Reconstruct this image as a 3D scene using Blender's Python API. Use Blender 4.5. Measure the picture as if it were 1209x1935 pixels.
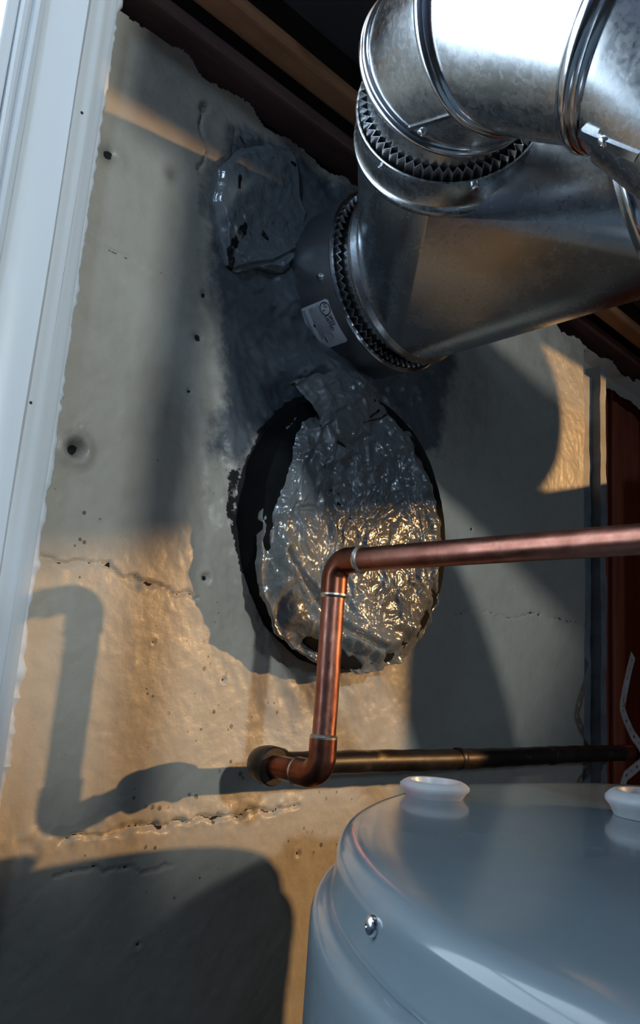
import bpy, bmesh, math, random
import numpy as np
from mathutils import Vector, Matrix

random.seed(7)
for o in list(bpy.data.objects):
    bpy.data.objects.remove(o)
scene = bpy.context.scene
COL = scene.collection

# ------------------------------------------------------------------ camera
# world frame: X runs along the plaster wall (right), Y points into the wall, Z up; eye at the origin
RT = Vector((0.71120, -0.69921, 0.07279))
DN = Vector((0.19215, 0.09375, -0.97688))
FW = Vector((0.67622, 0.70874, 0.20103))
cam_d = bpy.data.cameras.new('camera')
cam = bpy.data.objects.new('camera', cam_d)
COL.objects.link(cam)
m = Matrix((RT, -DN, -FW)).transposed()
cam.matrix_world = m.to_4x4()
cam_d.sensor_fit = 'VERTICAL'
cam_d.sensor_height = 36.0
cam_d.lens = 36.0 * 1450 / 1935
cam_d.clip_start = 0.005
scene.camera = cam

# ------------------------------------------------------------------ world, lights, exposure
w = bpy.data.worlds.new('world')
scene.world = w
w.use_nodes = True
w.node_tree.nodes['Background'].inputs[0].default_value = (0.42, 0.60, 1.0, 1)
w.node_tree.nodes['Background'].inputs[1].default_value = 0.02


def light(name, kind, loc, energy, col, target=None, **kw):
    d = bpy.data.lights.new(name, kind)
    d.energy = energy
    d.color = col
    for k, v in kw.items():
        setattr(d, k, v)
    o = bpy.data.objects.new(name, d)
    COL.objects.link(o)
    o.location = loc
    if target is not None:
        o.rotation_euler = (Vector(target) - Vector(loc)).to_track_quat('-Z', 'Y').to_euler()
    return o


# warm clamp lamp far across the room, white torch behind the photographer's left shoulder, blue-white LED bulb
# to the right, added blue-white fill that brightens the casing; daylight comes from the window left of the casing (built below)
light('warm_clamp_lamp', 'SPOT', (2.88, -1.95, 0.82), 400, (1.0, 0.57, 0.23), (0.45, 0.487, 0.10),
      spot_size=math.radians(44), spot_blend=0.4, shadow_soft_size=0.034)
light('white_torch', 'SPOT', (-0.06, -0.95, 0.50), 37.5, (0.88, 0.98, 1.0), (0.43, 0.487, 0.34),
      spot_size=math.radians(39), spot_blend=0.45, shadow_soft_size=0.030)
light('casing_fill', 'POINT', (-0.20, 0.12, 0.62), 3.4, (0.52, 0.74, 1.0), shadow_soft_size=0.04)
light('blue_led_bulb', 'POINT', (0.88, -1.00, 0.25), 5.5, (0.50, 0.74, 1.0), shadow_soft_size=0.045)

vs = scene.view_settings
scene.display_settings.display_device = 'sRGB'
vs.view_transform = 'Standard'
vs.look = 'None'
vs.exposure = 0.0
vs.gamma = 1.0
vs.use_curve_mapping = False

D = 0.487            # plaster wall plane
FLOOR = -1.50
F, CX, CY = 1450.0, 604.5, 967.5


def on_wall(px, py, y=D):
    """point of the wall plane measured in the photograph -> (X, Z) in metres"""
    v = RT * ((px - CX) / F) + DN * ((py - CY) / F) + FW
    v = v * (y / v.y)
    return (v.x, v.z)


# ------------------------------------------------------------------ mesh helpers
def new_obj(name, verts, faces, mat=None, parent=None, smooth=True, auto=None):
    me = bpy.data.meshes.new(name)
    me.from_pydata([tuple(v) for v in verts], [], [tuple(f) for f in faces])
    me.update()
    o = bpy.data.objects.new(name, me)
    COL.objects.link(o)
    if mat:
        me.materials.append(mat)
    if smooth:
        me.shade_smooth()
        if auto is not None:
            me.set_sharp_from_angle(angle=math.radians(auto))
    if parent:
        o.parent = parent
    return o


def tag(o, label, cat=None, group=None, kind=None):
    o['label'] = label
    if cat:
        o['category'] = cat
    if group:
        o['group'] = group
    if kind:
        o['kind'] = kind
    return o


def empty(name, loc=(0, 0, 0)):
    o = bpy.data.objects.new(name, None)
    COL.objects.link(o)
    o.empty_display_size = 0.02
    return o


def basis(d, ref=(0, 0, 1)):
    d = Vector(d).normalized()
    ref = Vector(ref)
    if abs(d.dot(ref)) > 0.95:
        ref = Vector((1, 0, 0))
    u = d.cross(ref).normalized()
    v = d.cross(u).normalized()
    return d, u, v


class MB:
    def __init__(self):
        self.v = []
        self.f = []

    def add(self, vs_, fs):
        b = len(self.v)
        self.v += [Vector(x) for x in vs_]
        self.f += [tuple(i + b for i in f) for f in fs]

    def rings(self, rings, closed=False, cap=(False, False)):
        n = len(rings[0])
        vs_ = [p for r in rings for p in r]
        fs = []
        m_ = len(rings)
        for i in range(m_ if closed else m_ - 1):
            a, b = i * n, ((i + 1) % m_) * n
            for j in range(n):
                k = (j + 1) % n
                fs.append((a + j, a + k, b + k, b + j))
        if cap[0]:
            fs.append(tuple(range(n))[::-1])
        if cap[1]:
            fs.append(tuple(range((m_ - 1) * n, m_ * n)))
        self.add(vs_, fs)

    def lathe(self, C, d, prof, seg=64, cap=(False, False), ref=(0, 0, 1)):
        d, u, v = basis(d, ref)
        C = Vector(C)
        rings = []
        for s, r in prof:
            rings.append([C + d * s + (u * math.cos(t) + v * math.sin(t)) * r
                          for t in [2 * math.pi * k / seg for k in range(seg)]])
        self.rings(rings, cap=cap)

    def sweep(self, pts, radii, seg=24, cap=True):
        pts = [Vector(p) for p in pts]
        if not hasattr(radii, '__len__'):
            radii = [radii] * len(pts)
        rings = []
        u = None
        for i, p in enumerate(pts):
            t = (pts[min(i + 1, len(pts) - 1)] - pts[max(i - 1, 0)]).normalized()
            if u is None:
                _, u, _ = basis(t)
            u = (u - t * u.dot(t)).normalized()
            v = t.cross(u)
            rings.append([p + (u * math.cos(a) + v * math.sin(a)) * radii[i]
                          for a in [2 * math.pi * k / seg for k in range(seg)]])
        self.rings(rings, cap=(cap, cap))

    def box(self, x0, x1, y0, y1, z0, z1):
        self.add([(x, y, z) for z in (z0, z1) for y in (y0, y1) for x in (x0, x1)],
                 [(0, 2, 3, 1), (4, 5, 7, 6), (0, 1, 5, 4), (2, 6, 7, 3), (0, 4, 6, 2), (1, 3, 7, 5)])

    def build(self, name, mat, parent=None, smooth=True, auto=40):
        o = new_obj(name, self.v, self.f, mat, parent, smooth, auto)
        bm = bmesh.new()
        bm.from_mesh(o.data)
        bmesh.ops.recalc_face_normals(bm, faces=bm.faces)
        bm.to_mesh(o.data)
        bm.free()
        return o


def bevel(o, wdt, seg=2):
    md = o.modifiers.new('bevel', 'BEVEL')
    md.width = wdt
    md.segments = seg
    md.limit_method = 'ANGLE'
    return o


# ------------------------------------------------------------------ numpy noise
def vnoise(x, y, seed=0):
    def h(i, j):
        n = (i.astype(np.int64) * 374761393 + j.astype(np.int64) * 668265263 + seed * 974634777) & 0xFFFFFFFF
        n = ((n ^ (n >> 13)) * 1274126177) & 0xFFFFFFFF
        return ((n ^ (n >> 16)) & 0xFFFFFF) / float(0xFFFFFF)
    xi, yi = np.floor(x), np.floor(y)
    fx, fy = x - xi, y - yi
    fx = fx * fx * fx * (fx * (fx * 6 - 15) + 10)
    fy = fy * fy * fy * (fy * (fy * 6 - 15) + 10)
    a = h(xi, yi) * (1 - fx) + h(xi + 1, yi) * fx
    b = h(xi, yi + 1) * (1 - fx) + h(xi + 1, yi + 1) * fx
    return (a * (1 - fy) + b * fy) * 2 - 1


def fbm(x, y, sc, seed=0, oct_=4, gain=0.5):
    s = 0
    a = 1.0
    for k in range(oct_):
        s = s + a * vnoise(x * sc + 17.3 * k, y * sc - 9.1 * k, seed + k)
        sc *= 2.03
        a *= gain
    return s


def sdf(poly, x, z):
    """signed distance to a polygon, negative inside"""
    P = np.array(poly)
    d = np.full(x.shape, 1e9)
    inside = np.zeros(x.shape, bool)
    for i in range(len(P)):
        a, b = P[i], P[(i + 1) % len(P)]
        ex, ez = b - a
        wx, wz = x - a[0], z - a[1]
        t = np.clip((wx * ex + wz * ez) / (ex * ex + ez * ez + 1e-12), 0, 1)
        d = np.minimum(d, np.hypot(wx - ex * t, wz - ez * t))
        cond = (a[1] > z) != (b[1] > z)
        with np.errstate(divide='ignore', invalid='ignore'):
            xc = ex * (z - a[1]) / (ez if ez != 0 else 1e-12) + a[0]
        inside ^= cond & (x < xc)
    return np.where(inside, -d, d)


def pl_dist(pts, x, z):
    d = np.full(x.shape, 1e9)
    for (ax, az), (bx, bz) in zip(pts[:-1], pts[1:]):
        ex, ez = bx - ax, bz - az
        t = np.clip(((x - ax) * ex + (z - az) * ez) / (ex * ex + ez * ez + 1e-12), 0, 1)
        d = np.minimum(d, np.hypot(x - ax - ex * t, z - az - ez * t))
    return d


def sstep(a, b, x):
    t = np.clip((x - a) / (b - a), 0, 1)
    return t * t * (3 - 2 * t)


# ------------------------------------------------------------------ material helpers
class NT:
    def __init__(self, name):
        self.m = bpy.data.materials.new(name)
        self.m.use_nodes = True
        self.t = self.m.node_tree
        self.b = self.t.nodes['Principled BSDF']

    def n(self, typ, **kw):
        nd = self.t.nodes.new(typ)
        for k, v in kw.items():
            if isinstance(k, str) and k.startswith('i_'):
                nd.inputs[k[2:].replace('_', ' ')].default_value = v
            else:
                setattr(nd, k, v)
        return nd

    def l(self, a, b):
        self.t.links.new(a, b)

    def coord(self, scale=(1, 1, 1)):
        tc = self.n('ShaderNodeNewGeometry')
        mp = self.n('ShaderNodeMapping')
        mp.inputs['Scale'].default_value = scale
        self.l(tc.outputs['Position'], mp.inputs['Vector'])
        return mp.outputs['Vector']

    def noise(self, scale, detail=4, rough=0.55, vec=None, dist=0.0):
        nd = self.n('ShaderNodeTexNoise')
        nd.inputs['Scale'].default_value = scale
        nd.inputs['Detail'].default_value = detail
        nd.inputs['Roughness'].default_value = rough
        nd.inputs['Distortion'].default_value = dist
        self.l(vec if vec else self.coord(), nd.inputs['Vector'])
        return nd.outputs['Fac']

    def ramp(self, fac, stops):
        r = self.n('ShaderNodeValToRGB')
        e = r.color_ramp.elements
        while len(e) < len(stops):
            e.new(0.5)
        for k, (p, c) in enumerate(stops):
            e[k].position = p
            e[k].color = (*c, 1) if len(c) == 3 else c
        self.l(fac, r.inputs[0])
        return r.outputs[0]

    def mix(self, fac, a, b):
        mx = self.n('ShaderNodeMix', data_type='RGBA')
        for sock, val in ((mx.inputs[0], fac), (mx.inputs[6], a), (mx.inputs[7], b)):
            if hasattr(val, 'is_output'):
                self.l(val, sock)
            elif isinstance(val, (int, float)):
                sock.default_value = val
            else:
                sock.default_value = (*val, 1)
        return mx.outputs[2]

    def math(self, op, a, b=0.0, clamp=False):
        nd = self.n('ShaderNodeMath', operation=op, use_clamp=clamp)
        for sock, val in ((nd.inputs[0], a), (nd.inputs[1], b)):
            if hasattr(val, 'is_output'):
                self.l(val, sock)
            else:
                sock.default_value = val
        return nd.outputs[0]

    def rng(self, v, a, b, c=0.0, d=1.0):
        nd = self.n('ShaderNodeMapRange')
        nd.inputs[1].default_value = a
        nd.inputs[2].default_value = b
        nd.inputs[3].default_value = c
        nd.inputs[4].default_value = d
        self.l(v, nd.inputs[0])
        return nd.outputs[0]

    def attr(self, name):
        nd = self.n('ShaderNodeAttribute', attribute_name=name)
        return nd.outputs['Fac']

    def bump(self, h, strength=0.3, dist=0.001, normal=None):
        b = self.n('ShaderNodeBump')
        b.inputs['Strength'].default_value = strength
        b.inputs['Distance'].default_value = dist
        self.l(h, b.inputs['Height'])
        if normal:
            self.l(normal, b.inputs['Normal'])
        return b.outputs['Normal']

    def set(self, **kw):
        names = dict(col='Base Color', met='Metallic', rough='Roughness', nor='Normal', spec='Specular IOR Level',
                     coat='Coat Weight', coat_r='Coat Roughness', trans='Transmission Weight', ior='IOR',
                     sss='Subsurface Weight', aniso='Anisotropic')
        for k, v in kw.items():
            s = self.b.inputs[names[k]]
            if hasattr(v, 'is_output'):
                self.l(v, s)
            elif isinstance(v, (int, float)):
                s.default_value = v
            else:
                s.default_value = (*v, 1)
        return self.m


def mat_plain(name, col, rough=0.5, met=0.0, var=0.12, sc=60, bump=0.0, bd=0.0005, **kw):
    t = NT(name)
    nz = t.noise(sc, 4)
    dark = tuple(c * (1 - var) for c in col)
    lite = tuple(min(1, c * (1 + var)) for c in col)
    t.set(col=t.ramp(nz, [(0.3, dark), (0.7, lite)]), rough=rough, met=met, **kw)
    if bump:
        t.set(nor=t.bump(t.noise(sc * 3, 3), bump, bd))
    return t.m


def mat_galv(name, tint=(0.70, 0.74, 0.78), r0=0.16, r1=0.36, sp=1.0, bump=0.06):
    t = NT(name)
    spang = t.noise(210, 2, 0.5, None, 0.8)
    cloud = t.noise(28, 5, 0.6)
    fine = t.noise(420, 3, 0.6)
    k = t.math('ADD', t.math('MULTIPLY', spang, 0.5 * sp), t.math('MULTIPLY', cloud, 1.0 - 0.5 * sp))
    k2 = t.math('ADD', t.math('MULTIPLY', k, 0.75), t.math('MULTIPLY', fine, 0.25))
    t.set(col=t.ramp(k2, [(0.30, tuple(c * 0.74 for c in tint)), (0.66, tint)]), met=1.0,
          rough=t.rng(k2, 0.3, 0.68, r0, r1))
    t.set(nor=t.bump(t.math('ADD', t.noise(14, 2), t.math('MULTIPLY', fine, 0.10)), bump, 0.004))
    return t.m


M = {}
M['galv'] = mat_galv('galvanised_steel')
M['galv_bright'] = mat_galv('bright_rolled_bead_steel', (0.86, 0.89, 0.93), 0.10, 0.2, 0.4, 0.02)
M['galv_body'] = mat_galv('smooth_vent_steel', (0.66, 0.68, 0.70), 0.20, 0.32, 0.5, 0.10)
M['galv_dull'] = mat_galv('dull_collar_steel', (0.42, 0.44, 0.47), 0.34, 0.5, 0.5, 0.05)
M['zigzag'] = mat_plain('crimped_inner_steel', (0.90, 0.90, 0.92), 0.30, 1.0)
M['screw'] = mat_plain('zinc_screw', (0.80, 0.84, 0.90), 0.22, 1.0)


def mat_copper():
    t = NT('brushed_copper')
    v = t.coord((30, 30, 30))
    st = t.noise(3.0, 5, 0.6, t.coord((120, 18, 40)))
    cl = t.noise(2.0, 5, 0.65, v)
    c = t.ramp(cl, [(0.25, (0.22, 0.085, 0.062)), (0.5, (0.36, 0.155, 0.115)), (0.75, (0.50, 0.25, 0.195))])
    t.set(col=c, met=1.0, rough=t.rng(st, 0.25, 0.75, 0.24, 0.46), nor=t.bump(st, 0.08, 0.0006))
    return t.m


M['copper'] = mat_copper()
M['copper_fit'] = mat_plain('tarnished_copper_fitting', (0.27, 0.10, 0.062), 0.30, 1.0, 0.4, 70)
M['solder'] = mat_plain('solder', (0.62, 0.56, 0.50), 0.35, 1.0, 0.25, 300, 0.2)


def mat_iron():
    t = NT('old_black_pipe')
    n1 = t.noise(38, 5, 0.65)
    n2 = t.noise(24, 3, 0.5, t.coord((1, 1, 3)))
    c = t.ramp(n1, [(0.35, (0.008, 0.007, 0.008)), (0.58, (0.022, 0.016, 0.014)), (0.78, (0.06, 0.04, 0.03))])
    c = t.mix(t.rng(n2, 0.63, 0.70), c, (0.20, 0.14, 0.05))
    t.set(col=c, rough=0.42, met=0.25, nor=t.bump(n1, 0.3, 0.001))
    return t.m


M['iron'] = mat_iron()


def mat_enamel():
    t = NT('heater_enamel')
    n1 = t.noise(9, 4)
    sp = t.noise(900, 2)
    c = t.ramp(n1, [(0.3, (0.175, 0.235, 0.275)), (0.7, (0.21, 0.272, 0.315))])
    t.set(col=c, rough=t.rng(t.noise(40, 4), 0.3, 0.7, 0.13, 0.20), spec=0.5, coat=0.3, coat_r=0.07,
          nor=t.bump(t.math('ADD', t.noise(6, 2), t.math('MULTIPLY', sp, 0.01)), 0.05, 0.002))
    return t.m


M['enamel'] = mat_enamel()
M['plastic'] = mat_plain('milky_plastic', (0.55, 0.60, 0.66), 0.35, 0.0, 0.06, 80, sss=0.25)


def mat_casing():
    t = NT('white_gloss_paint')
    st = t.noise(4, 4, 0.5, t.coord((90, 90, 6)))
    dirt = t.noise(30, 5, 0.7)
    c = t.mix(t.rng(dirt, 0.70, 0.80), (0.80, 0.84, 0.88), (0.45, 0.42, 0.40))
    t.set(col=c, rough=0.42, nor=t.bump(st, 0.10, 0.0008))
    return t.m


M['casing'] = mat_casing()
M['speck'] = mat_plain('dark_speck', (0.03, 0.028, 0.025), 0.7)


def mat_wall():
    t = NT('painted_plaster')
    big = t.noise(7, 4)
    mid = t.noise(45, 5, 0.6)
    fine = t.noise(330, 4, 0.6)
    peel = t.noise(120, 5, 0.65)
    c = t.mix(big, (0.40, 0.375, 0.325), (0.47, 0.435, 0.37))
    c = t.mix(t.rng(mid, 0.45, 0.75, 0, 0.45), c, (0.34, 0.30, 0.245))
    # pock marks scattered over the paint, denser where the mask says
    sp = t.n('ShaderNodeTexVoronoi')
    sp.inputs['Scale'].default_value = 120
    t.l(t.coord(), sp.inputs['Vector'])
    pk = t.math('LESS_THAN', sp.outputs['Distance'], t.math('ADD', t.math('MULTIPLY', t.attr('speck'), 0.22), 0.03))
    pk = t.math('MULTIPLY', pk, t.rng(t.noise(60, 3), 0.5, 0.6))
    c = t.mix(t.math('MULTIPLY', pk, 0.75), c, (0.045, 0.038, 0.03))
    # fresh grey mortar
    sl = t.rng(t.math('ADD', t.attr('slate'), t.math('MULTIPLY', t.math('SUBTRACT', peel, 0.5), 0.9)), 0.30, 0.72)
    c_sl = t.mix(mid, (0.065, 0.080, 0.095), (0.12, 0.135, 0.150))
    c = t.mix(sl, c, c_sl)
    # dark brown blotches, bare black
    st = t.math('MULTIPLY', t.attr('dark_blotch'), t.rng(mid, 0.25, 0.7, 0.35, 1.0), True)
    c = t.mix(st, c, (0.085, 0.072, 0.07))
    so = t.rng(t.math('ADD', t.attr('soot'), t.math('MULTIPLY', t.math('SUBTRACT', peel, 0.5), 1.1)), 0.46, 0.54)
    c = t.mix(so, c, (0.010, 0.011, 0.013))
    rough = t.rng(fine, 0.3, 0.7, 0.30, 0.46)
    rr = t.mix(so, rough, (0.85, 0.85, 0.85))
    h = t.math('ADD', t.math('MULTIPLY', fine, 0.42), t.math('MULTIPLY', mid, 0.25))
    t.set(col=c, rough=rr, nor=t.bump(h, 0.40, 0.0016), spec=0.4)
    return t.m


M['wall'] = mat_wall()


def mat_mortar(name, a, b, r0, r1, bs=0.5, sc=40):
    t = NT(name)
    mid = t.noise(sc, 5, 0.6)
    fine = t.noise(240, 4, 0.6)
    pk = t.noise(75, 4, 0.7)
    c = t.mix(mid, a, b)
    c = t.mix(t.rng(pk, 0.69, 0.73), c, (0.03, 0.03, 0.03))
    so = t.rng(t.math('ADD', t.attr('soot'), t.math('MULTIPLY', t.math('SUBTRACT', t.noise(130, 5), 0.5), 1.0)), 0.46, 0.54)
    c = t.mix(so, c, (0.010, 0.011, 0.013))
    t.set(col=c, rough=t.rng(mid, 0.3, 0.7, r0, r1), spec=0.6, coat=0.7 if r0 < 0.1 else 0.35, coat_r=0.05,
          nor=t.bump(t.math('ADD', mid, t.math('MULTIPLY', fine, 0.25)), bs, 0.0022))
    return t.m


M['wet'] = mat_mortar('wet_grey_mortar', (0.115, 0.127, 0.132), (0.18, 0.190, 0.190), 0.045, 0.12, 0.6, 85)
M['slab'] = mat_mortar('troweled_mortar', (0.13, 0.150, 0.165), (0.19, 0.212, 0.228), 0.14, 0.30, 0.3)


def mat_wood(name, a, b, axis, rough=0.5):
    t = NT(name)
    s = [22, 22, 22]
    s[axis] = 1.6
    g = t.noise(4, 6, 0.6, t.coord(tuple(s)), 0.4)
    k = t.noise(9, 4)
    c = t.ramp(g, [(0.25, a), (0.75, b)])
    c = t.mix(t.rng(k, 0.45, 0.75, 0, 0.6), c, tuple(x * 0.45 for x in a))
    t.set(col=c, rough=rough, nor=t.bump(g, 0.25, 0.001))
    return t.m


M['plank'] = mat_wood('red_stained_wood', (0.24, 0.052, 0.030), (0.44, 0.120, 0.060), 2, 0.45)
M['batten_dark'] = mat_wood('dark_maroon_batten', (0.10, 0.05, 0.045), (0.20, 0.11, 0.095), 0, 0.6)
M['batten'] = mat_wood('orange_brown_batten', (0.26, 0.11, 0.05), (0.45, 0.21, 0.10), 0, 0.55)
M['near_black'] = mat_plain('near_black_boards', (0.012, 0.012, 0.014), 0.8, 0, 0.3, 20)
M['trim'] = mat_plain('grey_trim_paint', (0.20, 0.215, 0.235), 0.5, 0, 0.25, 40, 0.3, 0.001)
M['strap'] = mat_plain('pale_perforated_strap', (0.62, 0.56, 0.56), 0.45, 0.3, 0.12, 60)
M['tar'] = mat_plain('black_tar', (0.005, 0.006, 0.007), 0.85, 0, 0.3, 90, 0.4, 0.001, spec=0.12)
M['light_blocker'] = mat_plain('tan_blocker_paint', (0.30, 0.25, 0.19), 0.45, 0, 0.05, 10)
t_ = NT('window_daylight')
t_.set(col=(0.8, 0.85, 0.9), rough=0.1)
t_.b.inputs['Emission Color'].default_value = (0.74, 0.88, 1.0, 1)
t_.b.inputs['Emission Strength'].default_value = 3.6
M['daylight'] = t_.m
M['label'] = mat_plain('white_label_paper', (0.80, 0.84, 0.90), 0.4, 0, 0.03, 50)
M['ink'] = mat_plain('black_ink', (0.02, 0.022, 0.03), 0.5)
M['ink_grey'] = mat_plain('grey_ink', (0.26, 0.29, 0.34), 0.5)
M['room'] = mat_plain('room_wall_paint', (0.27, 0.32, 0.42), 0.7, 0, 0.1, 5)
M['concrete'] = mat_plain('concrete_floor', (0.09, 0.09, 0.09), 0.8, 0, 0.25, 12, 0.2)
M['white_wall'] = mat_plain('white_door_panel', (0.72, 0.73, 0.74), 0.5, 0, 0.04, 12)

# ------------------------------------------------------------------ room shell
b = MB(); b.box(-1.2, 3.6, -3.0, 0.80, FLOOR - 0.06, FLOOR)
tag(b.build('floor', M['concrete'], smooth=False), 'grey concrete floor of the utility room', kind='structure')
b = MB(); b.box(-1.2, 3.6, -3.0, 0.80, 1.10, 1.16)
ceiling = tag(b.build('ceiling', M['near_black'], smooth=False), 'near-black underside of the boards overhead', kind='structure')
b = MB(); b.box(-1.2, 3.6, -3.06, -3.0, FLOOR, 1.10)
tag(b.build('wall_back', M['room'], smooth=False), 'grey painted wall behind the photographer', kind='structure')
b = MB(); b.box(-1.26, -1.2, -3.0, 0.80, FLOOR, 1.10)
tag(b.build('wall_left', M['room'], smooth=False), 'grey painted side wall beyond the doorway', kind='structure')
b = MB(); b.box(3.6, 3.66, -3.0, 0.80, FLOOR, 1.10)
tag(b.build('wall_right', M['room'], smooth=False), 'grey painted wall on the far right', kind='structure')


FACE = 0.445         # front of the protruding flue stub


def poly(pts, y=D):
    return [on_wall(*p, y) for p in pts]


# outlines measured on the wall plane
DISC = poly([(640, 700), (596, 706), (566, 722), (590, 738), (612, 752), (604, 768), (566, 785), (546, 830), (540, 865),
             (513, 935), (505, 1000), (502, 1060), (509, 1120), (538, 1196), (566, 1215), (590, 1240), (612, 1252),
             (655, 1256), (700, 1272), (752, 1262), (795, 1222), (818, 1180), (838, 1120), (846, 1050), (846, 990),
             (833, 915), (798, 825), (748, 752), (690, 708)], FACE)
SLATE = poly([(378, 318), (420, 250), (520, 262), (600, 320), (700, 380), (850, 560), (868, 690), (850, 780), (840, 850),
              (760, 850), (640, 800), (540, 800), (490, 850), (440, 880), (400, 850), (415, 760), (408, 640), (395, 520), (385, 420)])
SLAB = poly([(398, 330), (440, 292), (500, 276), (545, 290), (552, 330), (555, 370), (568, 410), (562, 445), (545, 475),
             (548, 500), (520, 520), (480, 512), (440, 520), (420, 505), (405, 450), (392, 390)])
STUB_X, STUB_Z, STUB_R = 0.486, 0.124, 0.1165

VX, VZ, VR = 0.480, 0.351, 0.079       # main vent axis (parallel to Y) and radius

# ---- plaster wall as a displaced sheet
xs = np.concatenate([np.arange(0.15, 1.02, 0.00155), np.arange(1.02, 1.35, 0.006)])
zs = np.concatenate([np.linspace(FLOOR, -0.45, 30)[:-1], np.arange(-0.45, 0.50, 0.0016)])
GX, GZ = np.meshgrid(xs, zs)
h = 0.0030 * fbm(GX, GZ, 7, 1, 2) + 0.00035 * fbm(GX, GZ, 38, 5) + 0.00018 * fbm(GX, GZ, 160, 9)
th = np.arctan2(GZ - STUB_Z, GX - STUB_X)
dh = np.hypot(GX - STUB_X, GZ - STUB_Z) - STUB_R - 0.002 + 0.003 * fbm(GX, GZ, 60, 20, 3)
# mortar haunch round the foot of the flue stub, fullest on the left and below
full = 0.35 + 0.65 * sstep(0.3, -0.6, np.cos(th - 0.35))
h += 0.005 * full * np.exp(-np.clip(dh, 0, 1) / 0.020)
h += 0.0016 * fbm(GX * 1.0 + GZ * 0.4, GZ * 0.5, 70, 31) * np.exp(-(dh / 0.05) ** 2)
h += 0.012 * np.exp(-((GX - 0.470) / 0.06) ** 2 - ((GZ - 0.262) / 0.022) ** 2)
# mortar built up round the vent collar
rc = np.hypot(GX - VX, GZ - VZ)
ang = np.arctan2(GZ - VZ, GX - VX)
h += (0.017 + 0.004 * np.sin(ang * 3 + 1)) * np.exp(-np.clip(rc - VR, 0, 1) / 0.026) * (rc > VR * 0.8)
h += 0.0035 * fbm(GX, GZ, 45, 77) * np.exp(-((rc - VR) / 0.07) ** 2)
# cracks and course joints
cracks = [([(78, 1050), (110, 1062), (150, 1060), (195, 1066), (225, 1080), (250, 1100), (300, 1112), (380, 1128)], 0.0016, 0.0030),
          ([(850, 1162), (900, 1150), (960, 1168), (1000, 1160), (1060, 1172), (1110, 1180)], 0.0010, 0.0018),
          ([(120, 1590), (220, 1568), (330, 1555), (420, 1540), (480, 1532), (560, 1522)], 0.0018, 0.0040),
          ([(190, 470), (230, 490), (270, 508), (330, 520)], 0.0007, 0.0014),
          ([(382, 200), (372, 250), (382, 290), (370, 320)], 0.0018, 0.0040),
          ([(440, 250), (430, 300), (428, 360), (432, 400)], 0.0012, 0.0020),
          ([(690, 1150), (720, 1170), (745, 1185)], 0.0010, 0.0015),
          ([(100, 1660), (180, 1640), (260, 1645), (320, 1640)], 0.0010, 0.0025)]
crack_mask = np.zeros_like(h)
wob = 0.0035 * fbm(GX, GZ, 90, 51, 3)
for pts, wd, dp in cracks:
    dd = np.abs(pl_dist(poly(pts), GX + wob, GZ + 0.7 * wob))
    wv = wd * (0.75 + 0.5 * vnoise(GX * 60, GZ * 60, 3))
    g = np.exp(-(dd / np.maximum(wv, 2e-4)) ** 2)
    h -= dp * g
    crack_mask = np.maximum(crack_mask, g * (0.55 + 0.45 * (vnoise(GX * 110, GZ * 110, 8) > -0.2)))
# rough course ridge low on the wall, and pocks
rdg = pl_dist(poly([(0, 1600), (150, 1578), (300, 1552), (420, 1540), (560, 1522)]), GX, GZ)
h += 0.0010 * np.exp(-(rdg / 0.012) ** 2) * (fbm(GX, GZ, 90, 60) + 0.3)
soot = np.zeros_like(h)
for (px, py), r, dp in [((143, 848), 0.0050, 0.010), ((150, 806), 0.0012, 0.003), ((200, 295), 0.006, 0.0025), ((322, 335), 0.005, 0.0015),
                        ((388, 1092), 0.0030, 0.004), ((425, 1285), 0.0018, 0.003), ((290, 1213), 0.0014, 0.002), ((560, 1190), 0.003, 0.002),
                        ((380, 560), 0.003, 0.002), ((370, 640), 0.0042, 0.002), ((356, 740), 0.002, 0.002), ((260, 1785), 0.0018, 0.002),
                        ((560, 1612), 0.0022, 0.002), ((890, 1000), 0.0025, 0.002), ((905, 1030), 0.0025, 0.002), ((970, 1115), 0.002, 0.001)]:
    X0, Z0 = on_wall(px, py)
    dd = np.hypot(GX - X0, GZ - Z0)
    h -= dp * np.exp(-(dd / r) ** 2)
    h += 0.25 * dp * np.exp(-((dd - 1.8 * r) / r) ** 2)
    if dp > 0.0018:
        soot = np.maximum(soot, 0.95 * np.exp(-(dd / (r * 0.75)) ** 2))
soot = np.maximum(soot, crack_mask * 0.60)
# black bare ring
so_ring = sstep(0.0065, -0.0035, dh - 0.006 * (th > 1.6) * (th < 2.6))
soot = np.maximum(soot, so_ring)
for pts, wd in [([(436, 890), (432, 925), (428, 970), (434, 1000)], 0.0055), ([(450, 262), (470, 300), (478, 340)], 0.0012)]:
    dd = pl_dist(poly(pts), GX, GZ)
    soot = np.maximum(soot, 0.60 * np.exp(-(dd / (wd * 1.3)) ** 2))
d_sl = sdf(SLATE, GX, GZ)
slate = sstep(0.030, -0.030, d_sl + 0.010 * fbm(GX, GZ, 22, 95, 3))
dark_blotch = np.zeros_like(h)  # dark brown blotches at set spots
for (px, py), r, a_ in [((880, 740), 0.06, 0.55), ((560, 1320), 0.035, 0.45), ((690, 1330), 0.04, 0.35), ((200, 295), 0.010, 0.6), ((322, 335), 0.008, 0.6),
                        ((143, 845), 0.012, 0.8), ((420, 800), 0.05, 0.40), ((395, 300), 0.03, 0.4), ((380, 600), 0.03, 0.45), ((1080, 650), 0.12, 0.5),
                        ((330, 150), 0.05, 0.35), ((460, 640), 0.05, 0.5)]:
    X0, Z0 = on_wall(px, py)
    dark_blotch = np.maximum(dark_blotch, a_ * np.exp(-(np.hypot(GX - X0, GZ - Z0) / r) ** 2))
speck = np.zeros_like(h)
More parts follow.
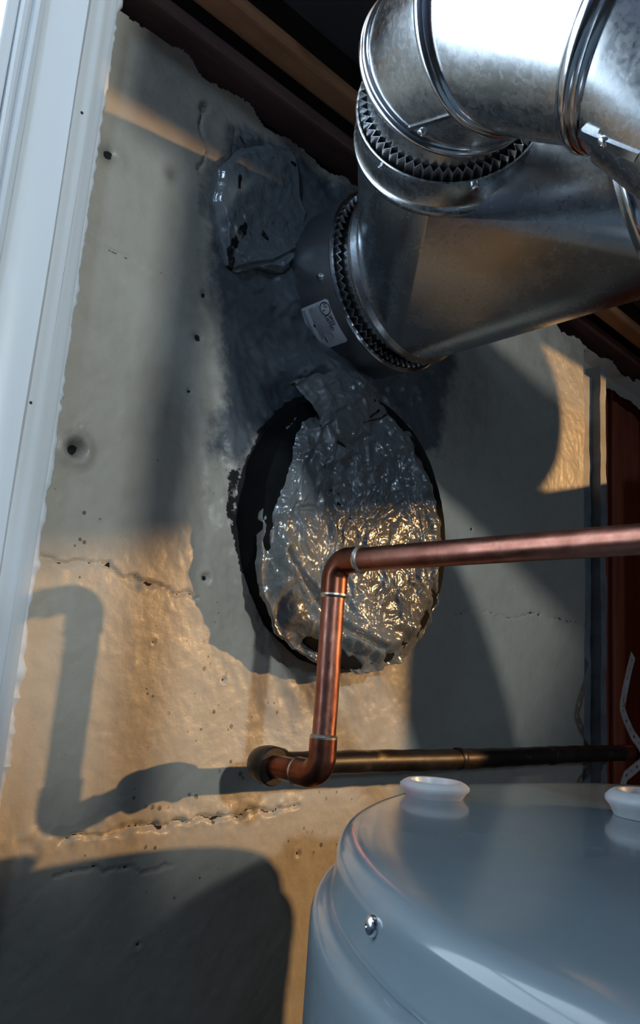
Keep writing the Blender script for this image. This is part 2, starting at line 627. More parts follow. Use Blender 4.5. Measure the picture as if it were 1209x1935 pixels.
for (px, py), r in [((470, 1380), 0.05), ((440, 1460), 0.04), ((330, 1540), 0.06), ((380, 1290), 0.05), ((180, 1010), 0.03), ((600, 1560), 0.05), ((370, 900), 0.03)]:
    X0, Z0 = on_wall(px, py)
    speck = np.maximum(speck, np.exp(-(np.hypot(GX - X0, GZ - Z0) / r) ** 2))
# rust drips under the pipe end
h += 0.0012 * sstep(0.010, -0.006, d_sl) * fbm(GX * 0.7, GZ, 26, 90)
GY = D - h
# rounded corner at the right end of the chimney
GY = GY + 0.02 * sstep(0.952, 0.968, GX) ** 2 * (GZ < 0.47)
ny_, nx_ = GX.shape
top = 0.474 + 0.006 * fbm(xs, xs * 0, 30, 70, 4) + 0.004 * sstep(0.5, 0.9, xs)
bot = 0.452 + 0.006 * fbm(xs, xs * 0 + 3, 40, 71, 4)
zc = 0.5 * (GZ[:-1, :-1] + GZ[1:, 1:])
xc = 0.5 * (GX[:-1, :-1] + GX[1:, 1:])
keep = (zc < top[None, :-1]) & ~((xc > 0.968) & (zc < bot[None, :-1]))
idx = np.arange(ny_ * nx_).reshape(ny_, nx_)
q = np.stack([idx[:-1, :-1], idx[:-1, 1:], idx[1:, 1:], idx[1:, :-1]], -1)[keep]
used = np.unique(q)
remap = np.full(ny_ * nx_, -1)
remap[used] = np.arange(len(used))
q = remap[q]
co = np.stack([GX.ravel(), GY.ravel(), GZ.ravel()], -1)[used]


def fast_mesh(name, co, quads, attrs, mat, parent=None):
    me = bpy.data.meshes.new(name)
    me.vertices.add(len(co))
    me.vertices.foreach_set('co', co.astype(np.float32).ravel())
    me.loops.add(quads.size)
    me.loops.foreach_set('vertex_index', quads.astype(np.int32).ravel())
    me.polygons.add(len(quads))
    me.polygons.foreach_set('loop_start', np.arange(0, quads.size, 4, dtype=np.int32))
    me.polygons.foreach_set('loop_total', np.full(len(quads), 4, dtype=np.int32))
    me.update(calc_edges=True)
    for k, v in attrs.items():
        at = me.attributes.new(k, 'FLOAT', 'POINT')
        at.data.foreach_set('value', v.astype(np.float32).ravel())
    me.materials.append(mat)
    me.shade_smooth()
    o = bpy.data.objects.new(name, me)
    COL.objects.link(o)
    if parent:
        o.parent = parent
    return o


wall = fast_mesh('wall_front', co, q, dict(soot=soot.ravel()[used], slate=slate.ravel()[used],
                                           dark_blotch=dark_blotch.ravel()[used], speck=speck.ravel()[used]), M['wall'])
tag(wall, 'beige painted plaster chimney wall, cracked and patched with grey mortar', kind='structure')


def wall_h(x, z):
    j = min(max(int(np.searchsorted(xs, x)), 0), len(xs) - 1)
    i = min(max(int(np.searchsorted(zs, z)), 0), len(zs) - 1)
    return float(GY[i, j])


# near-black wall behind the top of the wall and behind the boards
b = MB(); b.box(-1.2, 3.6, 0.74, 0.80, FLOOR, 1.10)
tag(b.build('wall_rear', M['near_black'], smooth=False), 'near-black wall behind the boards', kind='structure')

# ---- overhead battens
for (x0, y0, y1, z0, z1, mk) in [(0.02, 0.470, 0.510, 0.493, 0.507, 'batten_dark'), (0.02, 0.421, 0.447, 0.490, 0.503, 'batten'),
                                 (0.30, 0.255, 0.403, 0.500, 0.515, 'near_black'), (0.30, 0.100, 0.247, 0.500, 0.515, 'near_black'),
                                 (0.30, -0.060, 0.092, 0.500, 0.515, 'near_black'), (0.02, 0.540, 0.735, 0.53, 0.545, 'near_black'), (0.02, 0.405, 0.538, 0.53, 0.545, 'near_black')]:  # two upper sheets added to keep lamp light out of the gap
    b = MB(); b.box(x0, 1.105 if y0 < 0 else 1.19 if 0.2 < y0 < 0.3 else 2.3, y0, y1, z0, z1)
    o = b.build('batten', M[mk], ceiling, smooth=False)
    bevel(o, 0.005, 3)

b = MB(); b.box(0.114, 0.33, -0.100, -0.065, 0.434, 0.515)  # unseen block added to keep the torch off the top of the wall
bevel(b.build('torch_blocker', M['near_black'], ceiling, smooth=False), 0.003, 2)

# ---- red boards right of the chimney
b = MB(); b.box(1.0, 2.6, 0.600, 0.612, FLOOR, 0.47)
brd = tag(b.build('wall_side', M['near_black'], smooth=False), 'red brown upright boards beside the chimney', kind='structure')
x = 1.005
k = 0
while x < 1.75:
    wdt = [0.118, 0.10, 0.11, 0.105, 0.115, 0.10][k % 6]
    b = MB(); b.box(x, x + wdt, 0.530, 0.548, FLOOR, 0.52)
    bevel(b.build('plank', M['plank'], brd, smooth=False), 0.003, 2)
    x += wdt + (0.016 if k == 0 else 0.008)
    k += 1


# ---- trim strips at the chimney corner (wavy hand-cut edges)
def wavy_strip(name, x0, x1, y0, y1, z0, z1, mat, amp, seed, label, n=160):
    b_ = MB()
    rings = []
    for i in range(n + 1):
        z = z0 + (z1 - z0) * i / n
        za = np.array([z])
        e0 = amp * float(fbm(za, za * 0 + seed, 14, seed, 4)[0])
        e1 = amp * 1.5 * float(fbm(za, za * 0 - seed, 35, seed + 5, 4)[0])
        e2 = amp * 0.5 * float(fbm(za, za * 0, 25, seed + 9, 3)[0])
        rings.append([Vector((x0 + e0, y0 + e2, z)), Vector((x1 + e1, y0 + e2, z)), Vector((x1 + e1, y1, z)), Vector((x0 + e0, y1, z))])
    b_.rings(rings, cap=(True, True))
    o = b_.build(name, mat, auto=30)
    return tag(o, label, kind='structure')


wavy_strip('trim_1', 0.969, 0.993, 0.494, 0.54, FLOOR, 0.44, M['trim'], 0.0010, 3, 'dark grey strip filling the corner of the chimney')
wavy_strip('trim_2', 0.9965, 1.014, 0.482, 0.535, FLOOR, 0.458, M['trim'], 0.0016, 12, 'ragged grey painted trim strip beside the red boards')

# ---- white door casing, moulded profile extruded upright
prof = [(0.2060, 0.489), (0.2027, 0.4665), (0.2005, 0.4650), (0.1925, 0.4632), (0.1912, 0.4600), (0.1905, 0.4585), (0.1885, 0.4580),
        (0.1800, 0.4575), (0.1785, 0.4560), (0.1775, 0.4510), (0.1755, 0.4490)]
for i in range(1, 11):       # cove
    t_ = i / 10
    prof.append((0.1755 - 0.024 * t_, 0.4490 + 0.0085 * math.sin(math.pi * 0.5 * t_) - 0.001 * t_))
prof += [(0.1495, 0.4555), (0.1475, 0.4510), (0.1440, 0.4490), (0.1420, 0.4510), (0.1408, 0.4560), (0.1400, 0.4520), (0.1380, 0.4500),
         (0.1355, 0.4495), (0.1338, 0.4510), (0.1334, 0.489)]
rings = []
for z in np.linspace(FLOOR, 1.095, 60):
    rings.append([Vector((px_ + 0.0004 * math.sin(z * 21 + px_ * 300), py_, z)) for px_, py_ in prof])
b = MB()
b.rings(rings, cap=(True, True))
casing = b.build('trim_3', M['casing'], auto=28)
tag(casing, 'white moulded door casing standing against the plaster wall', kind='structure')
# ragged paint line where casing and wall meet
b = MB()
pts, rad = [], []
for z in np.arange(-0.42, 0.48, 0.0025):
    za = np.array([z])
    bump_ = 0.0016 * max(0, float(fbm(za, za * 0, 55, 41, 4)[0])) + 0.0008 * float(fbm(za, za * 0, 200, 44, 2)[0])
    for zb, rb, hb in ((on_wall(75, 1075)[1], 0.006, 0.0022), (on_wall(45, 1270)[1], 0.006, 0.0030), (on_wall(125, 760)[1], 0.02, 0.001)):
        bump_ += hb * math.exp(-((z - zb) / rb) ** 2)
    pts.append((0.2045, 0.4735, z))
    rad.append(0.0030 + bump_)
b.sweep(pts, rad, 10)
tag(b.build('caulk_bead', M['casing'], casing), 'lumpy white paint bead along the casing edge')
for px, py in ((157, 211), (60, 760)):
    X0, Z0 = on_wall(px, py, 0.456)
    b = MB(); b.lathe((X0, 0.4588, Z0), (0, -1, 0), [(0, 0.0011), (0.0012, 0.0011), (0.0014, 0.0006)], 12, (True, True))
    b.build('nail_head', M['speck'], casing)
# bright window left of the casing
WX0, WX1, WZ0, WZ1 = -0.72, 0.1330, -0.06, 0.86
b = MB(); b.box(WX0 + 0.02, WX1 - 0.0084, 0.5340, 0.5380, WZ0 + 0.02, WZ1 - 0.02)
win = tag(b.build('window_1', M['daylight'], smooth=False), 'bright daylit window pane left of the white casing', kind='structure')
for (x0, x1, z0, z1, y0, y1, nm) in [(WX1 - 0.008, WX1, WZ0, WZ1, 0.452, 0.56, 'jamb'), (WX0, WX0 + 0.008, WZ0, WZ1, 0.452, 0.56, 'jamb'),
                                     (WX0 + 0.0082, WX1 - 0.0082, WZ1 - 0.008, WZ1, 0.452, 0.56, 'head'), (WX0 + 0.0082, WX1 - 0.0082, WZ0, WZ0 + 0.010, 0.44, 0.56, 'sill'),
                                     (WX0 + 0.0082, WX0 + 0.040, WZ0 + 0.0102, WZ1 - 0.0082, 0.515, 0.545, 'sash_stile'),
                                     (WX0 + 0.0402, WX1 - 0.0084, 0.21, 0.24, 0.515, 0.5338, 'meeting_rail')]:
    b = MB(); b.box(x0, x1, y0, y1, z0, z1)
    bevel(b.build(nm, M['casing'], win, smooth=False), 0.0015, 2)
b = MB(); b.box(-1.2, WX0 - 0.0002, 0.470, 0.56, FLOOR, 1.10); b.box(WX0, 0.1330, 0.470, 0.56, FLOOR, WZ0 - 0.0002); b.box(WX0, 0.1330, 0.470, 0.56, WZ1 + 0.0002, 1.10)
tag(b.build('wall_window', M['white_wall'], smooth=False), 'white wall round the window', kind='structure')


# ------------------------------------------------------------------ mortar disc in the flue hole
def patch(name, outline, nr, ns, hfun, mat, back, sootfun=None, y0=D, parent=None):
    P = np.array(outline)
    cx_, cz_ = P[:, 0].mean(), P[:, 1].mean()
    # resample the outline by arc length
    Q = np.vstack([P, P[:1]])
    seg = np.hypot(*np.diff(Q, axis=0).T)
    s = np.concatenate([[0], np.cumsum(seg)])
    u = np.linspace(0, s[-1], ns, endpoint=False)
    bx = np.interp(u, s, Q[:, 0])
    bz = np.interp(u, s, Q[:, 1])
    jag = 1 + 0.020 * fbm(bx, bz, 70, 15, 4)
    bx = cx_ + (bx - cx_) * jag
    bz = cz_ + (bz - cz_) * jag
    t_ = np.linspace(0.004, 1, nr)[:, None] ** 0.9
    X = cx_ + (bx - cx_)[None] * t_
    Z = cz_ + (bz - cz_)[None] * t_
    Hh = hfun(X, Z, t_ + 0 * X)
    Y = y0 - Hh
    # turn the edge back into the wall
    Xb = cx_ + (bx - cx_)[None] * np.array([1.004, 1.0])[:, None]
    Zb = cz_ + (bz - cz_)[None] * np.array([1.004, 1.0])[:, None]
    Yb = np.stack([Y[-1] + 0.003, np.full(ns, y0 + back)])
    X, Z, Y = np.vstack([X, Xb]), np.vstack([Z, Zb]), np.vstack([Y, Yb])
    n_ = X.shape[0]
    id_ = np.arange(n_ * ns).reshape(n_, ns)
    qd = np.stack([id_[:-1], np.roll(id_, -1, 1)[:-1], np.roll(id_, -1, 1)[1:], id_[1:]], -1).reshape(-1, 4)
    so_ = sootfun(X, Z) if sootfun else np.zeros_like(X)
    return fast_mesh(name, np.stack([X.ravel(), Y.ravel(), Z.ravel()], -1), qd, dict(soot=so_), mat, parent)


dcx, dcz = STUB_X, STUB_Z


def disc_h(X, Z, t_):
    hh = 0.004 - 0.012 * sstep(0.80, 1.0, t_)                     # sunk at the edge
    low = sstep(dcz + 0.05, dcz - 0.02, Z)
    rgt = sstep(dcx - 0.02, dcx + 0.09, X)
    # swirling trowel smears
    a = np.arctan2(Z - dcz, X - dcx)
    r = np.hypot(X - dcx, Z - dcz)
    wx = X + 0.010 * fbm(X, Z, 28, 110, 3)
    wz = Z + 0.010 * fbm(X, Z, 28, 120, 3)
    hh = hh + 0.0022 * fbm(a * 0.05 + 0 * r, r + 0.006 * fbm(X, Z, 40, 7, 3), 90, 130, 3) * (1 - low)
    hh = hh + 0.0022 * fbm(wx, wz * 0.55, 105, 140, 4) * low * (1 - 0.6 * rgt)
    hh = hh + 0.0038 * fbm(wx * 0.8 + wz * 0.35, wz * 0.8, 66, 150, 4) * low * rgt
    hh = hh + 0.0035 * fbm(X, Z, 14, 160, 2)
    # a folded lip of mortar on the lower left
    lip = pl_dist(poly([(540, 1040), (575, 1100), (610, 1150), (660, 1195), (720, 1225)], FACE), X, Z)
    hh = hh - 0.004 * np.exp(-(lip / 0.0022) ** 2) + 0.0035 * np.exp(-((lip - 0.006) / 0.005) ** 2)
    return hh


def disc_soot(X, Z):
    s_ = np.zeros_like(X)
    for pts, wd in [([(540, 1040), (560, 1080), (580, 1110)], 0.0011), ([(680, 800), (720, 790), (745, 770)], 0.0012),
                    ([(630, 835), (645, 845)], 0.0022), ([(695, 790), (715, 775)], 0.0016), ([(635, 985), (640, 1000)], 0.0012)]:
        s_ = np.maximum(s_, 0.75 * np.exp(-(pl_dist(poly(pts, FACE), X, Z) / wd) ** 2))
    return s_


stub = empty('flue_stub')
disc = patch('mortar_face', DISC, 170, 520, disc_h, M['wet'], 0.012, disc_soot, FACE, stub)
# blackened pipe wall of the stub, seen on its left flank
b = MB()
rings = []
for yy, rr_ in ((0.530, 0.0), (0.487, 0.0), (0.470, 0.0006), (0.456, 0.0002), (0.4505, -0.001), (0.4480, -0.005), (0.4475, -0.03), (0.4475, -0.10)):
    row = []
    for k in range(160):
        a = 2 * math.pi * k / 160
        e = 0.0012 * float(fbm(np.array([math.cos(a) * 0.1 + yy]), np.array([math.sin(a) * 0.1]), 60, 330, 3)[0])
        rx = STUB_R + rr_ + e + 0.001
        row.append(Vector((STUB_X + rx * math.cos(a), yy, STUB_Z + (rx + 0.004) * math.sin(a))))
    rings.append(row)
b.rings(rings, cap=(False, True))
tag(b.build('pipe_wall', M['tar'], stub), 'black tarred side of the stub')
tag(stub, 'old round flue stub sticking out of the wall, plugged with wet grey mortar', 'flue stub')


def slab_h(X, Z, t_):
    return 0.013 - 0.004 * sstep(0.9, 1.0, t_) + 0.0018 * fbm(X, Z, 30, 210, 4) + 0.0007 * fbm(X, Z, 120, 211, 3) \
        - 0.003 * np.exp(-(pl_dist(poly([(432, 515), (470, 505), (500, 502), (540, 480)]), X, Z) / 0.0012) ** 2)


def slab_soot(X, Z):
    s_ = np.zeros_like(X)
    for pts, wd in [([(436, 345), (432, 366)], 0.0030), ([(444, 438), (428, 462), (420, 480), (424, 500), (428, 515)], 0.0034),
                    ([(440, 445), (425, 470)], 0.0050), ([(480, 450), (488, 458)], 0.0030), ([(535, 318), (540, 322)], 0.0022)]:
        s_ = np.maximum(s_, 0.85 * np.exp(-(pl_dist(poly(pts), X, Z) / wd) ** 2))
    return s_


slab = patch('mortar_slab', SLAB, 90, 260, slab_h, M['slab'], 0.004, slab_soot)
tag(slab, 'smooth blue grey slab of mortar left of the vent collar', 'mortar patch')


# ------------------------------------------------------------------ vent: small parts
def hex_screw(P, nrm, r, parent, mat='screw', name='screw'):
    b_ = MB()
    b_.lathe(P, nrm, [(-0.001, r * 1.45), (r * 0.25, r * 1.45), (r * 0.32, r * 1.2)], 18, (True, True))
    b_.lathe(Vector(P) + Vector(nrm).normalized() * r * 0.3, nrm, [(0, r), (r * 0.75, r), (r * 0.95, r * 0.75)], 6, (True, True))
    return b_.build(name, M[mat], parent, auto=25)


def pan_screw(P, nrm, r, parent, name='screw', mat='screw'):
    b_ = MB()
    b_.lathe(P, nrm, [(-0.001, r), (r * 0.18, r), (r * 0.42, r * 0.86), (r * 0.58, r * 0.55), (r * 0.64, r * 0.2), (r * 0.55, r * 0.12)], 24, (True, True))
    o = b_.build(name, M[mat], parent)
    return o


def zigzag(C, d, r_in, r_out, s0, s1, teeth, parent, mat='zigzag'):
    """corrugated crimp ring: radius alternates tooth by tooth"""
    d, u, v = basis(d)
    C = Vector(C)
    b_ = MB()
    n_ = teeth * 2
    rows = []
    for s, gap in ((s0, 0), (s1, 0), (s1, -0.0007), (s0, -0.0007)):
        row = []
        for k_ in range(n_):
            a = 2 * math.pi * k_ / n_
            r = (r_out if k_ % 2 else r_in) + gap
            row.append(C + d * s + (u * math.cos(a) + v * math.sin(a)) * r)
        rows.append(row)
    b_.rings(rows, closed=True)
    return b_.build('crimped_ring', M[mat], parent, smooth=False)


def surf(C, d, r, azim, s):
    """point and normal on a cylinder"""
    d, u, v = basis(d)
    nrm = u * math.cos(azim) + v * math.sin(azim)
    return Vector(C) + d * s + nrm * r, nrm


def azim_to_cam(C, d, off=0.0):
    d, u, v = basis(d)
    t_ = -Vector(C)
    return math.atan2(t_.dot(v), t_.dot(u)) + off


# ------------------------------------------------------------------ vent collar set into the wall
A0 = Vector((VX, 0, VZ))
MY = Vector((0, -1, 0))                     # main runs from the wall towards the room
collar = empty('vent_collar')
b = MB()
R1 = VR + 0.003
yw = 0.515
prof_c = [(0, R1), (yw - 0.432, R1), (yw - 0.4305, R1 + 0.0016), (yw - 0.4285, R1 + 0.0016), (yw - 0.427, R1), (yw - 0.427, R1 - 0.0012),
          (yw - 0.46, R1 - 0.0014), (0.02, R1 - 0.0014)]
b.lathe((VX, yw, VZ), MY, prof_c, 160)
b.build('sleeve', M['galv_dull'], collar)
b = MB(); b.lathe((VX, 0.4290, VZ), MY, [(-0.001, R1 + 0.0008), (0.0, R1 + 0.0020), (0.0016, R1 + 0.0024), (0.0028, R1 + 0.0012), (0.0028, R1 - 0.0010), (0.0, R1 - 0.0018)], 160)
b.build('rolled_rim', M['galv_bright'], collar)
zigzag((VX, 0.436, VZ), MY, VR - 0.0040, VR + 0.0014, 0, 0.0128, 66, collar)
b = MB()
b.lathe((VX, 0.47, VZ), MY, [(0, VR - 0.006), (0.03, VR - 0.006), (0.03, VR + 0.001), (0, VR + 0.001)], 120)
b.build('inner_liner', M['galv_dull'], collar)
tag(collar, 'dull steel vent collar with white label, mortared into the wall', 'vent collar')
az = azim_to_cam((VX, 0.45, VZ), MY)


def px_azim(px, py, C, d, r):
    """azimuth on the cylinder (axis C,d radius r) of the surface point seen at this pixel, and its s"""
    v = RT * ((px - CX) / F) + DN * ((py - CY) / F) + FW
    dd, u, w_ = basis(d)
    C = Vector(C)
    ou, ow = -C.dot(u), -C.dot(w_)
    vu, vw = v.dot(u), v.dot(w_)
    A_, B_, C_ = vu * vu + vw * vw, 2 * (ou * vu + ow * vw), ou * ou + ow * ow - r * r
    disc_ = B_ * B_ - 4 * A_ * C_
    t_ = (-B_ - math.sqrt(max(disc_, 0))) / (2 * A_)
    P = v * t_
    return math.atan2((P - C).dot(w_), (P - C).dot(u)), (P - C).dot(dd)


P_, n_ = surf((VX, 0.515, VZ), MY, R1, *px_azim(605, 525, (VX, 0.515, VZ), MY, R1))
hex_screw(P_, n_, 0.0026, collar)

# label wrapped on the collar
la, ls = px_azim(610, 612, (VX, 0.515, VZ), MY, R1)
a_top, s_top = px_azim(622, 562, (VX, 0.515, VZ), MY, R1)
a_bot, s_bot = px_azim(655, 645, (VX, 0.515, VZ), MY, R1)
a_l, s_l = px_azim(560, 572, (VX, 0.515, VZ), MY, R1)
sgn = 1 if a_bot > a_top else -1
s_hi = 0.5 * (s_top + s_bot)              # rim side of the label
s_lo = s_l
arc = abs(a_bot - a_top)


def lab(u_, v_, lift):
    """u_ 0..1 down the arc, v_ 0..1 from the wall side to the rim side"""
    d_, uu, vv = basis(MY)
    a = a_top + sgn * arc * u_
    return Vector((VX, 0.515, VZ)) + d_ * (s_lo + (s_hi - s_lo) * v_) + (uu * math.cos(a) + vv * math.sin(a)) * (R1 + lift)


def lab_quad(bm_, u0, u1, v0, v1, lift, n=8):
    vs_, fs = [], []
    for i in range(n + 1):
        for v_ in (v0, v1):
            vs_.append(lab(u0 + (u1 - u0) * i / n, v_, lift))
    for i in range(n):
        fs.append((2 * i, 2 * i + 1, 2 * i + 3, 2 * i + 2))
    bm_.add(vs_, fs)


b = MB()
rows = []
nu = 24
for lift in (0.0002, 0.0007):
    vs_ = []
    for i in range(nu + 1):
        u_ = i / nu
        cor = 0.06 * max(0, (0.05 - min(u_, 1 - u_)) / 0.05) ** 2
        vs_ += [lab(u_, cor, lift), lab(u_, 1 - cor, lift)]
    b.add(vs_, [(2 * i, 2 * i + 1, 2 * i + 3, 2 * i + 2) for i in range(nu)])
lab_o = b.build('rating_label', M['label'], collar)
tag(lab_o, 'white listing label with small print')
arc_len = arc * R1
lab_w = s_hi - s_lo


def text_on_label(txt, size, u0, v0, mat, name):
    cu = bpy.data.curves.new('txt', 'FONT')
    cu.body = txt
    cu.size = size
    cu.resolution_u = 3
    cu.offset = size * 0.022
    ob = bpy.data.objects.new('txt', cu)
    COL.objects.link(ob)
    dg = bpy.context.evaluated_depsgraph_get()
    me = ob.evaluated_get(dg).to_mesh()
    vs_ = [lab(u0 + v.co.x / arc_len, v0 + v.co.y / lab_w, 0.0011) for v in me.vertices]
    fs = [tuple(p.vertices) for p in me.polygons]
    ob.evaluated_get(dg).to_mesh_clear()
    bpy.data.objects.remove(ob)
    o = new_obj(name, vs_, fs, mat, lab_o, smooth=False)
    return o


text_on_label('2P22', 0.0046, 0.335, 0.865, M['ink'], 'print')
text_on_label('LISTED', 0.0046, 0.315, 0.745, M['ink'], 'print')
text_on_label('U', 0.0046, 0.18 - 0.0040 / arc_len, 0.845 - 0.0002 / lab_w, M['ink'], 'print')
text_on_label('L', 0.0046, 0.18 + 0.0004 / arc_len, 0.845 - 0.0036 / lab_w, M['ink'], 'print')
# ring round the mark
b = MB()
n = 40
vs_, fs = [], []
for k in range(n):
    a = 2 * math.pi * k / n
    for r in (0.0050, 0.0058):
        vs_.append(lab(0.18 + r * math.cos(a) / arc_len, 0.845 + r * math.sin(a) / lab_w, 0.0011))
for k in range(n):
    j = (k + 1) % n
    fs.append((2 * k, 2 * k + 1, 2 * j + 1, 2 * j))
b.add(vs_, fs)
b.build('mark_ring', M['ink'], lab_o, smooth=False)
# unreadable lines of small print and two grey blocks
b = MB()
rr = random.Random(3)
for v0, u0, u1 in [(0.69, 0.06, 0.80), (0.645, 0.06, 0.86), (0.60, 0.06, 0.72), (0.55, 0.10, 0.90), (0.51, 0.06, 0.66)]:
    u_ = u0
    while u_ < u1:
        wd = rr.uniform(0.015, 0.05)
        lab_quad(b, u_, min(u1, u_ + wd), v0, v0 + 0.022, 0.0010, 2)
        u_ += wd + 0.010
for v0 in (0.46, 0.42, 0.38, 0.34):
    u_ = 0.06
    while u_ < 0.74:
        wd = rr.uniform(0.02, 0.06)
        lab_quad(b, u_, u_ + wd, v0, v0 + 0.024, 0.0010, 2)
        u_ += wd + 0.008
for v0 in (0.12, 0.155, 0.19):
    u_ = 0.05
    while u_ < 0.55:
        wd = rr.uniform(0.02, 0.05)
        lab_quad(b, u_, u_ + wd, v0, v0 + 0.022, 0.0010, 2)
        u_ += wd + 0.008
b.build('small_print', M['ink_grey'], lab_o, smooth=False)
b = MB()
lab_quad(b, 0.40, 0.46, 0.30, 0.35, 0.00115, 2)
lab_quad(b, 0.75, 0.86, 0.42, 0.45, 0.00115, 2)
lab_quad(b, 0.42, 0.58, 0.10, 0.13, 0.00115, 3)
b.build('bold_print', M['ink'], lab_o, smooth=False)

# ------------------------------------------------------------------ wye fitting
wye = empty('vent_wye')
YS, YE = 0.440, 0.183                       # main runs from inside the collar to its front bead
mprof = [(0, VR - 0.0065), (0.026, VR - 0.0065), (0.0275, VR - 0.004), (0.029, VR + 0.0005), (0.031, VR + 0.0022), (0.0335, VR + 0.0022), (0.0355, VR + 0.0002),
         (0.037, VR - 0.0012), (0.042, VR - 0.001)]
L_ = YS - YE
mprof += [(0.05 + (L_ - 0.06) * i / 10, VR - 0.001) for i in range(11)]
b = MB(); b.lathe((VX, YS, VZ), MY, mprof[:9], 160)
b.build('inlet_end', M['galv_body'], wye)
BD = Vector((-0.753, -0.656, 0.057)).normalized()
B0 = Vector((VX, 0.387, VZ))
BR = 0.0594
C_bead = Vector((0.363, 0.285, 0.359))
C_top = Vector((0.342, 0.266, 0.361))
sb = (C_bead - B0).dot(BD)
stp = (C_top - B0).dot(BD)
B0 = C_bead - BD * sb
b = MB()
bp = [(sb - 0.010, BR - 0.001), (sb - 0.005, BR), (sb - 0.003, BR + 0.001), (sb - 0.0015, BR + 0.0026), (sb + 0.0005, BR + 0.003),
      (sb + 0.0025, BR + 0.0026), (sb + 0.004, BR + 0.0006), (sb + 0.006, BR), (stp - 0.001, BR), (stp, BR + 0.0006), (stp + 0.0006, BR), (stp, BR - 0.0009),
      (stp - 0.02, BR - 0.0012)]
b.lathe(B0, BD, bp, 140)
b.build('branch_collar', M['galv'], wye)
# sheet-metal body: flat and conical gussets between the main barrel and the branch
bm = bmesh.new()
for C_, d_, r_ in ((Vector((VX, 0.4000, VZ)), MY, VR - 0.0008), (Vector((VX, YE + 0.006, VZ)), MY, VR - 0.0008), (C_bead - BD * 0.005, BD, BR + 0.0002)):
    dd_, u_, v_ = basis(d_)
    for k in range(180):
        a = 2 * math.pi * k / 180
        bm.verts.new(C_ + (u_ * math.cos(a) + v_ * math.sin(a)) * r_)
res = bmesh.ops.convex_hull(bm, input=bm.verts)
bad = [f for f in bm.faces if len({round((v.co - Vector((VX, 0.4000, VZ))).dot(MY), 4) for v in f.verts}) == 1
       or all(abs((v.co - (C_bead - BD * 0.005)).dot(BD)) < 1e-4 for v in f.verts)]
bmesh.ops.delete(bm, geom=bad, context='FACES')
me = bpy.data.meshes.new('body')
bm.to_mesh(me)
bm.free()
me.materials.append(M['galv_body'])
me.shade_smooth()
me.set_sharp_from_angle(angle=math.radians(22))
ob = bpy.data.objects.new('body', me)
COL.objects.link(ob)
ob.parent = wye
zigzag(C_top, BD, BR - 0.0056, BR - 0.0010, -0.010, 0.0066, 60, wye)
b = MB(); b.lathe((VX, YE, VZ), MY, [(-0.012, VR - 0.001), (-0.008, VR + 0.0005), (-0.005, VR + 0.003), (-0.001, VR + 0.0042), (0.003, VR + 0.003), (0.006, VR + 0.0005), (0.010, VR - 0.001)], 140)
b.build('front_bead', M['galv_bright'], wye)
tag(wye, 'wide steel vent wye fitting pushed into the wall collar', 'vent fitting')
for px, py in ((722, 316), (897, 353)):
    a, s = px_azim(px, py, B0, BD, BR)
    P_, n_ = surf(B0, BD, BR, a, s)
    hex_screw(P_, n_, 0.0021, wye)

# straight vent run from the wye towards the room
run = empty('vent_run')
b = MB(); b.lathe((VX, YE + 0.001, VZ), MY, [(0.0, VR - 0.004), (0.012, VR - 0.004), (0.018, VR - 0.0005), (0.10, VR - 0.0005), (0.102, VR + 0.002), (0.106, VR + 0.002), (0.108, VR), (0.9, VR)], 120)
b.build('pipe', M['galv'], run)
tag(run, 'galvanised vent pipe running on from the wye fitting at the right edge', 'vent pipe')

# ------------------------------------------------------------------ adjustable elbow: gores between round seams
elbow = empty('vent_elbow')
EC = [C_top + BD * -0.012, Vector((0.318, 0.245, 0.363)), Vector((0.298, 0.198, 0.349)), Vector((0.306, 0.127, 0.306))]
EN = [BD, Vector((-0.585, -0.805, -0.099)), Vector((-0.143, -0.907, -0.396)), Vector((0.326, -0.729, -0.602))]
ED = Vector((0.526, -0.548, -0.65)).normalized()
EC.append(EC[3] + ED * 0.052)
EN.append(ED)
ER = 0.0558


def ring(C, nrm, r, seg=128, ref=Vector((0.2, 0.1, 1))):
    nrm = nrm.normalized()
    u = nrm.cross(ref).normalized()
    v = nrm.cross(u)
    return [C + (u * math.cos(2 * math.pi * k / seg) + v * math.sin(2 * math.pi * k / seg)) * r for k in range(seg)]


for g in range(4):
    rings = []
    nn = 14
    for i in range(nn + 1):
        t_ = i / nn
        C_ = EC[g].lerp(EC[g + 1], t_)
        N_ = EN[g].lerp(EN[g + 1], t_)
        edge = min(t_, 1 - t_)
        r = ER - (0.0025 if g == 0 else 0.0)
        r -= 0.0012 * max(0, 1 - edge / 0.12) if g else 0
        rings.append(ring(C_, N_, r))
    b = MB(); b.rings(rings)
    b.build('gore', M['galv'], elbow)
for g in (1, 2, 3):
    N_ = EN[g].normalized()
    big = 1.35 if g == 3 else 1.0
    rings = []
    for s, dr in ((-0.0050, -0.001), (-0.0042, 0.0012), (-0.0026, 0.0028), (-0.0006, 0.0034), (0.0010, 0.0030), (0.0022, 0.0016), (0.0028, 0.0004),
                  (0.0040, 0.0018), (0.0052, 0.0010), (0.0060, -0.001)):
        rings.append(ring(EC[g] + N_ * s * big, N_, ER + dr * big))
    b = MB(); b.rings(rings)
    b.build('seam_bead', M['galv_bright'], elbow)
# lap joint and rivets on the second gore
C2m, N2m = EC[1].lerp(EC[2], 0.5), EN[1].lerp(EN[2], 0.5).normalized()


